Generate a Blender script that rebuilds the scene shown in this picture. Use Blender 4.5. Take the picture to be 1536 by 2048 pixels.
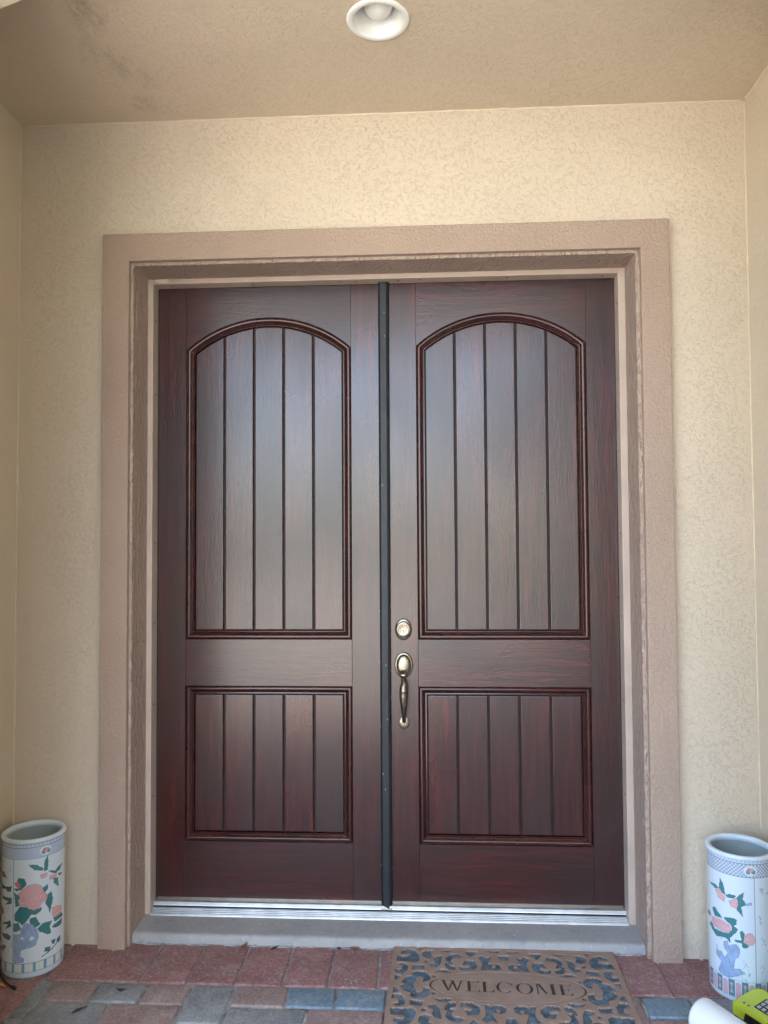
import bpy, bmesh, math, random
import numpy as np
from mathutils import Vector, Matrix

random.seed(7)
for o in list(bpy.data.objects):
    bpy.data.objects.remove(o)
scn = bpy.context.scene
COL = scn.collection
R_ = math.radians

# ------------------------------------------------------------------ camera
CAM = Vector((0.1703, -3.0566, 1.408))
YAW, PIT, ROL = -0.0560, 0.0366, -0.0059
fw = Vector((math.sin(YAW)*math.cos(PIT), math.cos(YAW)*math.cos(PIT), math.sin(PIT)))
rt = Vector((math.cos(YAW), -math.sin(YAW), 0)); up = rt.cross(fw)
r2 = rt*math.cos(ROL)+up*math.sin(ROL); u2 = -rt*math.sin(ROL)+up*math.cos(ROL)
cd = bpy.data.cameras.new('camera'); cam = bpy.data.objects.new('camera', cd); COL.objects.link(cam)
m = Matrix((r2, u2, -fw)).transposed().to_4x4(); m.translation = CAM; cam.matrix_world = m
cd.sensor_fit = 'VERTICAL'; cd.sensor_height = 24.0; cd.lens = 24.0*1537.76/2048.0
cd.clip_start = 0.05; cd.clip_end = 2000
scn.camera = cam

# ------------------------------------------------------------------ sky, sun, exposure
SUN_EL, SUN_AZ = R_(58), R_(132)        # azimuth measured from +y (behind the house) towards +x
w = bpy.data.worlds.new('World'); scn.world = w; w.use_nodes = True
nt = w.node_tree; nt.nodes.clear()
out = nt.nodes.new('ShaderNodeOutputWorld'); bg = nt.nodes.new('ShaderNodeBackground'); sky = nt.nodes.new('ShaderNodeTexSky')
sky.sky_type = 'NISHITA'; sky.sun_disc = False; sky.sun_elevation = SUN_EL; sky.sun_rotation = SUN_AZ
sky.air_density = 1.0; sky.dust_density = 2.0; sky.ozone_density = 1.0
bg.inputs['Strength'].default_value = 0.15
nt.links.new(sky.outputs[0], bg.inputs[0]); nt.links.new(bg.outputs[0], out.inputs[0])
sd = bpy.data.lights.new('sun', 'SUN'); sd.energy = 3.2; sd.angle = R_(0.53); sd.color = (1.0, 0.93, 0.83)
sun = bpy.data.objects.new('sun', sd); COL.objects.link(sun)
sdir = Vector((math.sin(SUN_AZ)*math.cos(SUN_EL), math.cos(SUN_AZ)*math.cos(SUN_EL), math.sin(SUN_EL)))
sun.rotation_euler = sdir.to_track_quat('Z', 'Y').to_euler()
scn.view_settings.view_transform = 'Standard'; scn.view_settings.look = 'None'
scn.view_settings.gamma = 1.0; scn.view_settings.exposure = 3.3; scn.view_settings.use_curve_mapping = False
scn.cycles.max_bounces = 10; scn.cycles.diffuse_bounces = 6; scn.cycles.glossy_bounces = 4

# ------------------------------------------------------------------ helpers
class MB:
    """collects verts and faces of one mesh (world coordinates)"""
    def __init__(s): s.v = []; s.f = []
    def quad(s, a, b, c, d):
        n = len(s.v); s.v += [a, b, c, d]; s.f.append((n, n+1, n+2, n+3)); return s
    def box(s, x0, x1, y0, y1, z0, z1):
        n = len(s.v)
        s.v += [(x0,y0,z0),(x1,y0,z0),(x1,y1,z0),(x0,y1,z0),(x0,y0,z1),(x1,y0,z1),(x1,y1,z1),(x0,y1,z1)]
        for q in ((0,3,2,1),(4,5,6,7),(0,1,5,4),(1,2,6,5),(2,3,7,6),(3,0,4,7)): s.f.append(tuple(n+i for i in q))
        return s
    def prism(s, poly, y0, y1):
        """poly in xz seen from the front (counter-clockwise), extruded from y0 (front) to y1"""
        n = len(s.v); k = len(poly)
        s.v += [(x, y0, z) for x, z in poly]+[(x, y1, z) for x, z in poly]
        s.f.append(tuple(range(n, n+k))); s.f.append(tuple(range(n+2*k-1, n+k-1, -1)))
        for i in range(k):
            j = (i+1) % k; s.f.append((n+j, n+i, n+k+i, n+k+j))
        return s
    def prismz(s, poly, z0, z1):
        n = len(s.v); k = len(poly)
        s.v += [(x, y, z1) for x, y in poly]+[(x, y, z0) for x, y in poly]
        s.f.append(tuple(range(n, n+k))); s.f.append(tuple(range(n+2*k-1, n+k-1, -1)))
        for i in range(k):
            j = (i+1) % k; s.f.append((n+j, n+i, n+k+i, n+k+j))
        return s
    def rings(s, rings, closed=True, cap0=False, cap1=False):
        n = len(s.v); k = len(rings[0])
        for r in rings: s.v += [tuple(p) for p in r]
        for a in range(len(rings)-1):
            for i in range(k if closed else k-1):
                j = (i+1) % k
                s.f.append((n+a*k+i, n+a*k+j, n+(a+1)*k+j, n+(a+1)*k+i))
        if cap0: s.f.append(tuple(n+i for i in range(k-1, -1, -1)))
        if cap1: s.f.append(tuple(n+(len(rings)-1)*k+i for i in range(k)))
        return s
    def lathe(s, prof, c, seg=48, cap0=False, cap1=False):
        rg = [[(c[0]+r*math.cos(2*math.pi*i/seg), c[1]+r*math.sin(2*math.pi*i/seg), c[2]+z) for i in range(seg)] for r, z in prof]
        return s.rings(rg, True, cap0, cap1)
    def tube(s, pts, rad, seg=10):
        pts = [Vector(p) for p in pts]; rg = []
        for i, p in enumerate(pts):
            t = (pts[min(i+1, len(pts)-1)]-pts[max(i-1, 0)]).normalized()
            a = t.cross(Vector((0, 0, 1)) if abs(t.z) < .9 else Vector((1, 0, 0))).normalized(); b = t.cross(a)
            r = rad[i] if isinstance(rad, (list, tuple)) else rad
            rg.append([p+(a*math.cos(2*math.pi*k/seg)+b*math.sin(2*math.pi*k/seg))*r for k in range(seg)])
        return s.rings(rg, True, True, True)
    def build(s, name, mat, parent=None, smooth=False, bevel=0, bseg=2, fix=True, auto=None):
        me = bpy.data.meshes.new(name)
        off = Vector(parent_loc(parent))
        me.from_pydata([tuple(Vector(v)-off) for v in s.v], [], s.f)
        bm = bmesh.new(); bm.from_mesh(me)
        if fix: bmesh.ops.recalc_face_normals(bm, faces=bm.faces)
        if bevel:
            es = [e for e in bm.edges if len(e.link_faces) == 2 and e.calc_face_angle() > .5]
            bmesh.ops.bevel(bm, geom=es, offset=bevel, segments=bseg, profile=.6, affect='EDGES', clamp_overlap=True)
        if smooth:
            for f in bm.faces: f.smooth = True
        if auto is not None:
            for f in bm.faces: f.smooth = True
            for e in bm.edges:
                if len(e.link_faces) == 2 and e.calc_face_angle() > auto: e.smooth = False
        bm.to_mesh(me); bm.free()
        o = bpy.data.objects.new(name, me); COL.objects.link(o)
        if mat: me.materials.append(mat)
        if parent: o.parent = parent
        return o

def parent_loc(p):
    if p is None: return (0, 0, 0)
    v = Vector(p.location)
    while p.parent: p = p.parent; v += p.location
    return v

def empty(name, loc, label=None, cat=None, group=None, kind=None):
    o = bpy.data.objects.new(name, None); COL.objects.link(o); o.location = loc; o.empty_display_size = .1
    tag(o, label, cat, group, kind); return o
def tag(o, label=None, cat=None, group=None, kind=None):
    if label: o['label'] = label
    if cat: o['category'] = cat
    if group: o['group'] = group
    if kind: o['kind'] = kind
    return o

class NT:
    """small node-building helper for procedural materials"""
    def __init__(s, name):
        s.m = bpy.data.materials.new(name); s.m.use_nodes = True; s.t = s.m.node_tree; s.t.nodes.clear()
        s.out = s.n('OutputMaterial'); s.b = s.n('BsdfPrincipled'); s.l(s.b.outputs[0], s.out.inputs[0])
        s.co = s.n('TexCoord').outputs['Object']
    def n(s, t, **k):
        x = s.t.nodes.new('ShaderNode'+t)
        for a, v in k.items(): setattr(x, a, v)
        return x
    def l(s, a, b): s.t.links.new(a, b)
    def set(s, **k):
        for a, v in k.items():
            i = s.b.inputs[a.replace('_', ' ')]
            if hasattr(v, 'is_linked') or isinstance(v, bpy.types.NodeSocket): s.l(v, i)
            else: i.default_value = (*v, 1) if isinstance(v, tuple) and len(v) == 3 else v
        return s
    def map(s, scale=(1,1,1), loc=(0,0,0), rot=(0,0,0), src=None):
        x = s.n('Mapping'); x.inputs['Scale'].default_value = scale; x.inputs['Location'].default_value = loc; x.inputs['Rotation'].default_value = rot
        s.l(src or s.co, x.inputs['Vector']); return x.outputs[0]
    def noise(s, sc, det=3, ro=.5, v=None, dist=0):
        x = s.n('TexNoise'); x.inputs['Scale'].default_value = sc; x.inputs['Detail'].default_value = det; x.inputs['Roughness'].default_value = ro; x.inputs['Distortion'].default_value = dist
        s.l(v or s.co, x.inputs['Vector']); return x.outputs[0]
    def vor(s, sc, feat='F1', v=None, rnd=1):
        x = s.n('TexVoronoi', feature=feat); x.inputs['Scale'].default_value = sc; x.inputs['Randomness'].default_value = rnd
        s.l(v or s.co, x.inputs['Vector']); return x
    def ramp(s, f, stops, interp='LINEAR'):
        x = s.n('ValToRGB'); e = x.color_ramp.elements; x.color_ramp.interpolation = interp
        while len(e) < len(stops): e.new(.5)
        for i, (p, c) in enumerate(stops):
            e[i].position = p; e[i].color = (c, c, c, 1) if not isinstance(c, tuple) else (*c, 1)
        s.l(f, x.inputs[0]); return x.outputs[0]
    def mix(s, f, a, b, mode='MIX'):
        x = s.n('MixRGB', blend_type=mode)
        for v, i in ((f, 0), (a, 1), (b, 2)):
            if isinstance(v, bpy.types.NodeSocket): s.l(v, x.inputs[i])
            else: x.inputs[i].default_value = (*v, 1) if isinstance(v, tuple) else v
        return x.outputs[0]
    def math(s, op, a, b=0, clamp=False):
        x = s.n('Math', operation=op, use_clamp=clamp)
        for v, i in ((a, 0), (b, 1)):
            if isinstance(v, bpy.types.NodeSocket): s.l(v, x.inputs[i])
            else: x.inputs[i].default_value = v
        return x.outputs[0]
    def bump(s, h, strength=.5, dist=.01, nrm=None):
        x = s.n('Bump'); x.inputs['Strength'].default_value = strength; x.inputs['Distance'].default_value = dist
        s.l(h, x.inputs['Height'])
        if nrm: s.l(nrm, x.inputs['Normal'])
        return x.outputs[0]
    def rand(s): return s.n('ObjectInfo').outputs['Random']

# ------------------------------------------------------------------ materials
def stucco(name, col, ridge=.5, dist=.006, stain=False, scale=1.0):
    t = NT(name)
    # skip-trowel texture: flat plates with broken raised lips between them
    warp = t.n('VectorMath', operation='ADD')
    nv = t.n('TexNoise'); nv.inputs['Scale'].default_value = 9*scale; nv.inputs['Detail'].default_value = 3; t.l(t.co, nv.inputs['Vector'])
    sc = t.n('VectorMath', operation='SCALE'); sc.inputs['Scale'].default_value = .05; t.l(nv.outputs['Color'], sc.inputs[0])
    t.l(t.co, warp.inputs[0]); t.l(sc.outputs[0], warp.inputs[1])
    n1 = t.noise(66*scale, 3, .6, warp.outputs[0], .25)
    plate = t.ramp(n1, [(.545, 0.), (.57, 1.)])
    lip = t.ramp(n1, [(.555, 0.), (.58, 1.), (.63, 0.)])
    patch = t.ramp(t.noise(11*scale, 4, .7), [(.30, .38), (.66, .85)])
    lip = t.math('MULTIPLY', lip, patch); plate = t.math('MULTIPLY', plate, patch)
    fine = t.noise(95*scale, 3, .65)
    med = t.noise(38*scale, 3, .6)
    h = t.math('ADD', t.math('ADD', t.math('MULTIPLY', plate, .16), t.math('MULTIPLY', med, .35)), t.math('ADD', t.math('MULTIPLY', lip, .30), t.math('MULTIPLY', fine, .42)))
    big = t.noise(1.3, 4, .6)
    c = t.mix(t.ramp(big, [(.3, 0.), (.7, 1.)]), tuple(x*.95 for x in col), tuple(min(1, x*1.05) for x in col))
    c = t.mix(t.math('MULTIPLY', t.ramp(t.noise(60, 3), [(.55, 0.), (.75, 1.)]), .10), c, tuple(x*.8 for x in col))
    if stain:
        # mildew streak and a second smaller patch on the ceiling, left of the lamp
        sep = t.n('SeparateXYZ'); t.l(t.co, sep.inputs[0])
        def blob(cx, cy, rx, ry, skew):
            dx = t.math('SUBTRACT', t.math('SUBTRACT', sep.outputs[0], cx), t.math('MULTIPLY', t.math('SUBTRACT', sep.outputs[1], cy), skew))
            dx = t.math('DIVIDE', dx, rx); dy = t.math('DIVIDE', t.math('SUBTRACT', sep.outputs[1], cy), ry)
            d = t.math('ADD', t.math('MULTIPLY', dx, dx), t.math('MULTIPLY', dy, dy))
            return t.math('SUBTRACT', 1., d, True)
        b = t.math('ADD', t.math('ADD', blob(-.855, -.83, .075, .16, -.25), t.math('MULTIPLY', blob(-.86, -.55, .10, .16, .5), .7)), t.math('MULTIPLY', blob(-.86, -.32, .07, .07, 0), .8), True)
        sp = t.ramp(t.noise(22, 8, .8, t.map((1.6, .6, 1))), [(.40, 0.), (.72, 1.)])
        c = t.mix(t.math('MULTIPLY', t.math('MULTIPLY', b, sp), .62), c, (.12, .105, .09))
        # sparse insect specks
        vs = t.vor(22); sp2 = t.ramp(vs.outputs['Distance'], [(.035, 1.), (.06, 0.)])
        gate = t.ramp(t.noise(6, 1), [(.56, 0.), (.6, 1.)])
        c = t.mix(t.math('MULTIPLY', sp2, t.math('MULTIPLY', gate, .6)), c, (.10, .08, .06))
    t.set(Base_Color=c, Roughness=.82, Normal=t.bump(h, ridge, dist)); t.b.inputs['Specular IOR Level'].default_value = .3
    return t.m
WALL = (.63, .545, .434)
M = {}
M['stucco'] = stucco('wall_stucco', WALL, .70, .0062, scale=1.1)
M['stucco_side'] = stucco('side_wall_stucco', (.61, .525, .415), .55, .005, scale=1.1)
M['ceiling'] = stucco('ceiling_stucco', (.625, .535, .42), .66, .006, stain=True, scale=1.1)
M['facade'] = stucco('facade_stucco', (.66, .60, .47), .4, .005)

def fine_stucco(name, col, sc, st, dist, stretch=(1,1,1)):
    t = NT(name); v = t.map(stretch)
    n1 = t.noise(sc, 3, .6, v, .5); n2 = t.noise(sc*2.7, 2, .5, v)
    h = t.math('ADD', t.ramp(n1, [(.38, 0.), (.62, 1.)]), t.math('MULTIPLY', n2, .4))
    big = t.noise(2.0, 3)
    c = t.mix(t.ramp(big, [(.3, 0.), (.7, 1.)]), tuple(x*.93 for x in col), tuple(x*1.06 for x in col))
    t.set(Base_Color=c, Roughness=.72, Normal=t.bump(h, st, dist)); t.b.inputs['Specular IOR Level'].default_value = .35
    return t.m
M['surround'] = fine_stucco('surround_stucco', (.40, .30, .238), 95, .62, .0033)
M['reveal'] = fine_stucco('reveal_stucco', (.43, .325, .268), 56, .9, .008, (1, 1, .5))
def paint(name, col, rough, bump=.08, sc=220, spec=.5, metal=0.):
    t = NT(name); n = t.noise(sc, 3)
    c = t.mix(t.ramp(t.noise(7, 4), [(.3, 0.), (.7, 1.)]), tuple(x*.9 for x in col), tuple(min(1, x*1.07) for x in col))
    t.set(Base_Color=c, Roughness=t.math('ADD', t.math('MULTIPLY', t.noise(30, 3), .16), rough-.08), Normal=t.bump(n, bump, .002), Metallic=metal)
    t.b.inputs['Specular IOR Level'].default_value = spec
    return t.m
M['frame'] = paint('frame_paint', (.47, .375, .315), .5)
M['jamb'] = paint('jamb_paint', (.30, .235, .19), .55)
M['dark'] = paint('dark_gap', (.012, .011, .011), .7)
M['astragal'] = paint('astragal_paint', (.009, .012, .017), .48, .05)
M['caulk'] = paint('caulk', (.68, .60, .45), .6, .3, 90)
M['white_trim'] = paint('white_trim', (.84, .85, .83), .45, .02)
M['bulb'] = paint('frosted_bulb', (.82, .84, .83), .18, .0, 40)
M['screw'] = paint('screw', (.05, .035, .025), .5)

def wood(name, axis):
    t = NT(name)
    st = (48, 48, 3.2) if axis == 'z' else (3.2, 48, 48)
    st2 = (170, 170, 17) if axis == 'z' else (17, 170, 170)
    rnd = t.rand(); off = t.n('CombineXYZ'); mul = t.math('MULTIPLY', rnd, 9.)
    for i in range(3): t.l(mul, off.inputs[i])
    add = t.n('VectorMath', operation='ADD'); t.l(t.co, add.inputs[0]); t.l(off.outputs[0], add.inputs[1]); src = add.outputs[0]
    wv = t.noise(1.4, 3, .5, src)                       # cathedral bending of the grain
    sc = t.n('VectorMath', operation='SCALE'); t.l(wv, sc.inputs[0]); sc.inputs['Scale'].default_value = .06
    ad2 = t.n('VectorMath', operation='ADD'); t.l(src, ad2.inputs[0]); t.l(sc.outputs[0], ad2.inputs[1]); src = ad2.outputs[0]
    g1 = t.noise(1., 5, .6, t.map(st, src=src), .3); g2 = t.noise(1., 3, .65, t.map(st2, src=src))
    blot = t.noise(2.6, 2, .5, t.map((1, 1, .6), src=src) if axis == 'z' else t.map((.6, 1, 1), src=src))
    c = t.ramp(g1, [(.26, (.018, .0036, .0036)), (.5, (.046, .0070, .0066)), (.76, (.104, .0140, .0118))])
    c = t.mix(t.ramp(blot, [(.36, 0.), (.66, .8)]), c, (.022, .0064, .0062))
    c = t.mix(t.ramp(g2, [(.28, .55), (.46, 0.)]), c, (.016, .0045, .0045))
    h = t.math('ADD', t.math('MULTIPLY', g2, .8), t.math('MULTIPLY', g1, .45))
    t.set(Base_Color=c, Roughness=t.math('ADD', t.ramp(blot, [(.3, .0), (.7, .16)]), .24), Normal=t.bump(h, .45, .0022))
    t.b.inputs['Specular IOR Level'].default_value = .5
    t.b.inputs['Coat Weight'].default_value = .65; t.b.inputs['Coat IOR'].default_value = 1.5; t.b.inputs['Coat Roughness'].default_value = .19
    return t.m
M['wood_v'] = wood('mahogany_vertical', 'z'); M['wood_h'] = wood('mahogany_horizontal', 'x')
def mould():
    t = NT('mahogany_moulding'); n = t.noise(5, 2)
    t.set(Base_Color=t.ramp(n, [(.3, (.026, .0062, .0060)), (.7, (.050, .0105, .0098))]), Roughness=.26)
    t.b.inputs['Coat Weight'].default_value = .35; t.b.inputs['Coat Roughness'].default_value = .18
    return t.m
M['mould'] = mould()
M['groove'] = paint('dark_red_groove', (.018, .0045, .0045), .6)  # dark red for the floor behind the planks
def metal(name, col, rough, sc=(1, 1, 1), b=.05, nsc=300):
    t = NT(name); n = t.noise(nsc, 2, .5, t.map(sc))
    t.set(Base_Color=t.mix(t.ramp(t.noise(18, 4), [(.35, 0.), (.7, 1.)]), tuple(x*.8 for x in col), col), Metallic=1., Roughness=t.math('ADD', t.math('MULTIPLY', n, .18), rough-.09), Normal=t.bump(n, b, .0006))
    return t.m
M['alu'] = metal('mill_aluminium', (.80, .82, .84), .46, (.3, 40, 40), .03, 8)
M['nickel'] = metal('brushed_nickel', (.34, .30, .24), .28)
M['nickel_dark'] = metal('aged_nickel', (.30, .26, .20), .34)
M['chrome'] = metal('lamp_reflector', (.85, .86, .86), .22)
def concrete(name, a, b, sc=8, bump=.25, rough=.75):
    t = NT(name)
    c = t.mix(t.ramp(t.noise(sc, 6, .65), [(.3, 0.), (.7, 1.)]), a, b)
    c = t.mix(t.ramp(t.noise(70, 5, .7), [(.60, 0.), (.70, .6)]), c, (.60, .60, .58)); c = t.mix(t.ramp(t.noise(26, 6, .75), [(.54, 0.), (.72, .5)]), c, tuple(x*.55 for x in a))
    c = t.mix(t.ramp(t.noise(sc*.5, 3, .5, t.map((1, 1, 1), (3, 1, 2))), [(.58, 0.), (.74, .45)]), c, tuple(x*.6 for x in a))
    t.set(Base_Color=c, Roughness=rough, Normal=t.bump(t.noise(90, 5, .65), bump, .004)); return t.m
M['sill'] = concrete('painted_concrete', (.27, .275, .285), (.355, .35, .345), 5, .22, .6)
M['sand'] = concrete('joint_sand', (.07, .066, .062), (.48, .49, .49), 12, .6)
M['drive'] = concrete('driveway_concrete', (.47, .43, .375), (.55, .51, .45), 2, .2)
def paver(name, a, b, dust):
    t = NT(name); rnd = t.rand()
    off = t.n('CombineXYZ'); k = t.math('MULTIPLY', rnd, 13.)
    for i in range(3): t.l(k, off.inputs[i])
    add = t.n('VectorMath', operation='ADD'); t.l(t.co, add.inputs[0]); t.l(off.outputs[0], add.inputs[1]); v = add.outputs[0]
    c = t.mix(t.ramp(t.noise(9, 5, .65, v), [(.3, 0.), (.72, 1.)]), a, b)
    c = t.mix(t.math('MULTIPLY', rnd, .22), c, tuple(x*.6 for x in a))
    ef = t.ramp(t.noise(17, 8, .8, v), [(.50, 0.), (.72, 1.)])       # lime bloom
    c = t.mix(t.math('MULTIPLY', ef, dust), c, (.46, .45, .44))
    gr_ = t.noise(85, 4, .75, v); c = t.mix(t.ramp(gr_, [(.52, 0.), (.70, .55)]), c, (.44, .42, .41)); c = t.mix(t.ramp(gr_, [(.30, .6), (.46, 0.)]), c, tuple(x*.45 for x in a))
    sp = t.ramp(t.noise(150, 2, .5, v), [(.66, 0.), (.71, .9)])
    c = t.mix(t.math('MULTIPLY', sp, t.ramp(t.noise(8, 2, .5, v), [(.4, 0.), (.6, 1.)])), c, (.60, .58, .56))
    h = t.math('ADD', t.noise(55, 5, .7, v), t.math('MULTIPLY', t.noise(240, 2, .5, v), .35))
    t.set(Base_Color=c, Roughness=t.math('ADD', t.math('MULTIPLY', t.noise(20, 3, .5, v), .2), .55), Normal=t.bump(h, .8, .005))
    return t.m
M['p_red'] = paver('paver_red', (.235, .108, .104), (.35, .19, .182), .46)
M['p_brown'] = paver('paver_brown', (.25, .172, .162), (.38, .285, .27), .62)
M['p_grey'] = paver('paver_grey', (.19, .215, .235), (.33, .355, .375), .68)
M['p_blue'] = paver('paver_slate', (.12, .20, .265), (.21, .31, .385), .5)
def lawn():
    t = NT('lawn'); c = t.mix(t.ramp(t.noise(2, 6, .7), [(.3, 0.), (.7, 1.)]), (.045, .085, .022), (.085, .13, .04))
    t.set(Base_Color=c, Roughness=.9, Normal=t.bump(t.noise(40, 4), .8, .05)); return t.m
M['lawn'] = lawn()
def walk():
    t = NT('walkway_pavers'); b = t.n('TexBrick'); t.l(t.co, b.inputs['Vector'])
    b.inputs['Color1'].default_value = (.17, .085, .072, 1); b.inputs['Color2'].default_value = (.19, .165, .15, 1); b.inputs['Mortar'].default_value = (.30, .29, .28, 1)
    b.inputs['Scale'].default_value = 2.2; b.inputs['Mortar Size'].default_value = .012
    t.set(Base_Color=b.outputs[0], Roughness=.75, Normal=t.bump(b.outputs['Fac'], -.4, .01)); return t.m
M['walk'] = walk()
def leafmat(name, a, b):
    t = NT(name); t.set(Base_Color=t.mix(t.noise(3, 3), a, b), Roughness=.6); t.b.inputs['Specular IOR Level'].default_value = .25; return t.m
M['leaf'] = leafmat('foliage', (.030, .060, .016), (.075, .12, .032))
M['bark'] = concrete('bark', (.08, .06, .045), (.14, .11, .085), 12, .8, .9)
M['roof'] = paint('roof_tile', (.22, .13, .09), .8, .4, 20)
M['dryleaf'] = leafmat('dry_leaf', (.16, .075, .035), (.27, .15, .085))
M['darkleaf'] = leafmat('dark_leaf', (.035, .028, .025), (.075, .06, .055))
M['black'] = paint('black_plastic', (.016, .017, .019), .42)
M['lime'] = paint('lime_plastic', (.62, .74, .05), .36, .05)
M['print'] = paint('white_print', (.62, .64, .66), .6)
M['pencil'] = paint('orange_wood', (.62, .25, .075), .55)
def film():
    t = NT('glossy_white_film'); n = t.noise(7, 3, .5, t.map((1, 1, 1)), .4)
    t.set(Base_Color=t.mix(n, (.84, .86, .87), (.80, .83, .80)), Roughness=.24, Normal=t.bump(n, .10, .02)); t.b.inputs['Coat Weight'].default_value = .6; t.b.inputs['Coat Roughness'].default_value = .08
    return t.m
M['film'] = film()
def attrmat(name, rough, bumpsc=None, coat=0.):
    t = NT(name); a = t.n('Attribute', attribute_name='Col')
    c = a.outputs['Color']
    if bumpsc:
        c = t.mix(t.ramp(t.noise(60, 4), [(.3, 0.), (.7, .35)]), c, (.09, .085, .08)); t.set(Normal=t.bump(t.noise(bumpsc, 4, .6), .35, .002))
    t.set(Base_Color=c, Roughness=rough); t.b.inputs['Coat Weight'].default_value = coat; t.b.inputs['Coat Roughness'].default_value = .05
    return t.m
M['porcelain_paint'] = attrmat('painted_porcelain', .22, None, .7)
M['porcelain'] = paint('white_porcelain', (.67, .78, .88), .18, .01, 40)
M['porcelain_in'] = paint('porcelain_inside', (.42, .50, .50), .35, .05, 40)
def matrubber():
    t = NT('brown_rubber')
    c = t.mix(t.ramp(t.noise(14, 5, .65), [(.3, 0.), (.75, 1.)]), (.255, .178, .135), (.35, .26, .205))
    c = t.mix(t.ramp(t.noise(300, 2), [(.62, 0.), (.72, .5)]), c, (.32, .29, .27))
    at = t.n('Attribute', attribute_name='Col'); c = t.mix(at.outputs['Fac'], (.018, .018, .02), c)  # recessed rubber goes near black, shade put into the colour
    t.set(Base_Color=c, Roughness=.78, Normal=t.bump(t.noise(400, 3), .4, .0012)); return t.m
M['rubber'] = matrubber()
def fibre():
    t = NT('blue_grey_fibre'); n = t.noise(380, 3, .6)
    c = t.mix(t.ramp(t.noise(34, 4), [(.3, 0.), (.7, 1.)]), (.055, .095, .135), (.20, .30, .38))
    c = t.mix(t.ramp(n, [(.35, .7), (.55, 0.)]), c, (.02, .025, .03))
    t.set(Base_Color=c, Roughness=.85, Normal=t.bump(n, .8, .003)); return t.m
M['fibre'] = fibre()
# ------------------------------------------------------------------ dimensions
ZG = -.0911; WY = -.2015; WL, WR = -1.3964, 1.3521; ZC = 3.0274
SY = -.2315; SL, SR, ST = -1.0563, 1.0624, 2.5787; IL, IR, IT = -.9527, .9582, 2.473
YF = -.0558; FL, FR, FT = -.9425, .9438, 2.4609; JL, JR, JT = -.9215, .9179, 2.4415; DH = 2.4374
FY0, FY1 = -1.15, -1.09                      # outer arch wall, front and back face

# ------------------------------------------------------------------ ground
lawn_o = MB().quad((-300, -300, -.14), (300, -300, -.14), (300, 300, -.14), (-300, 300, -.14)).build('ground', M['lawn'], fix=False)
tag(lawn_o, kind='structure')
dr = MB().box(-16, 1.94, -30, -4.0, -.3, -.1).build('added_driveway', M['drive'], bevel=.01); tag(dr, kind='structure')  # unseen slab added to bounce warm light into the porch
wk = MB().box(-1.9, 1.9, -3.995, -1.30, -.3, ZG-.002).build('path', M['walk']); tag(wk, kind='structure')
pv = empty('pavement', (0, 0, ZG), kind='structure')
bed = MB().box(-1.6, 1.6, -1.2995, .02, -.3, ZG-.0060).build('joint_sand', M['sand'], pv)

rects = []
xj = [-1.4, -1.161, -.9945, -.8259, -.663, -.4959, -.3341, -.1752, -.0113, .153, .317, .481, .645, .809, .972, 1.1325, 1.38]
for a, b in zip(xj[:-1], xj[1:]): rects.append((a, b, -.160, -.432, 'p_red'))
y = -.436
for k in range(4): rects.append((-1.4, -1.166, y, y-.216, 'p_red' if k != 2 else 'p_brown')); y -= .219
y = -.438
for k, l in enumerate((.205, .20, .21, .23)): rects.append((-1.163, -1.114, y, y-l, 'p_grey')); y -= l+.003
row2 = [(-1.111, -.953, 'p_brown'), (-.950, -.787, 'p_grey'), (-.784, -.636, 'p_brown'), (-.482, -.305, 'p_brown'), (-.302, -.142, 'p_blue'), (-.139, .022, 'p_blue'),
        (.025, .18, 'p_brown'), (.183, .34, 'p_grey'), (.343, .50, 'p_red'), (.503, .66, 'p_brown'), (.663, .799, 'p_blue'), (.856, 1.010, 'p_blue'), (1.013, 1.172, 'p_grey'), (1.175, 1.36, 'p_brown')]
for a, b, c in row2: rects.append((a, b, -.4365, -.549, c))
rects.append((-.632, -.486, -.4365, -.648, 'p_grey'))
rects.append((.803, .852, -.4365, -.66, 'p_brown'))
row3 = [(-1.111, -.880, 'p_grey'), (-.877, -.636, 'p_brown'), (-.482, -.226, 'p_grey'), (-.223, .020, 'p_brown'), (.023, .25, 'p_red'), (.253, .50, 'p_grey'), (.503, .799, 'p_brown'), (.856, .985, 'p_brown'), (.988, 1.19, 'p_grey'), (1.193, 1.36, 'p_red')]
for a, b, c in row3: rects.append((a, b, -.552, -.700, c))
rects.append((-.632, -.486, -.651, -.700, 'p_brown')); rects.append((.803, .852, -.663, -.700, 'p_grey'))
rng = random.Random(3)
y = -.703
for dep in (.15, .11, .15, .15):
    x = -1.111
    while x < 1.34:
        wd = rng.choice((.15, .16, .23)); x1 = min(x+wd, 1.36)
        if x1-x > .04: rects.append((x, x1, y, y-dep, rng.choice(('p_red', 'p_brown', 'p_grey', 'p_brown', 'p_blue'))))
        x = x1+.003
    y -= dep+.003
for (x0, x1, y1, y0, c) in rects:
    g = .0008+rng.random()*.0030
    cs = [(x0+g, y0+g), (x1-g, y0+g), (x1-g, y1-g), (x0+g, y1-g)]
    cs = [(px+rng.uniform(-.0026, .0026), py+rng.uniform(-.0026, .0026)) for px, py in cs]
    tz = [ZG+rng.uniform(-.0016, .0014) for _ in cs]
    b = MB(); b.v = [(px, py, -.15) for px, py in cs]+[(px, py, z) for (px, py), z in zip(cs, tz)]
    b.f = [(0,3,2,1),(4,5,6,7),(0,1,5,4),(1,2,6,5),(2,3,7,6),(3,0,4,7)]
    o = b.build('paver', M[c], pv, bevel=.0085, bseg=3, auto=.9)

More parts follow.
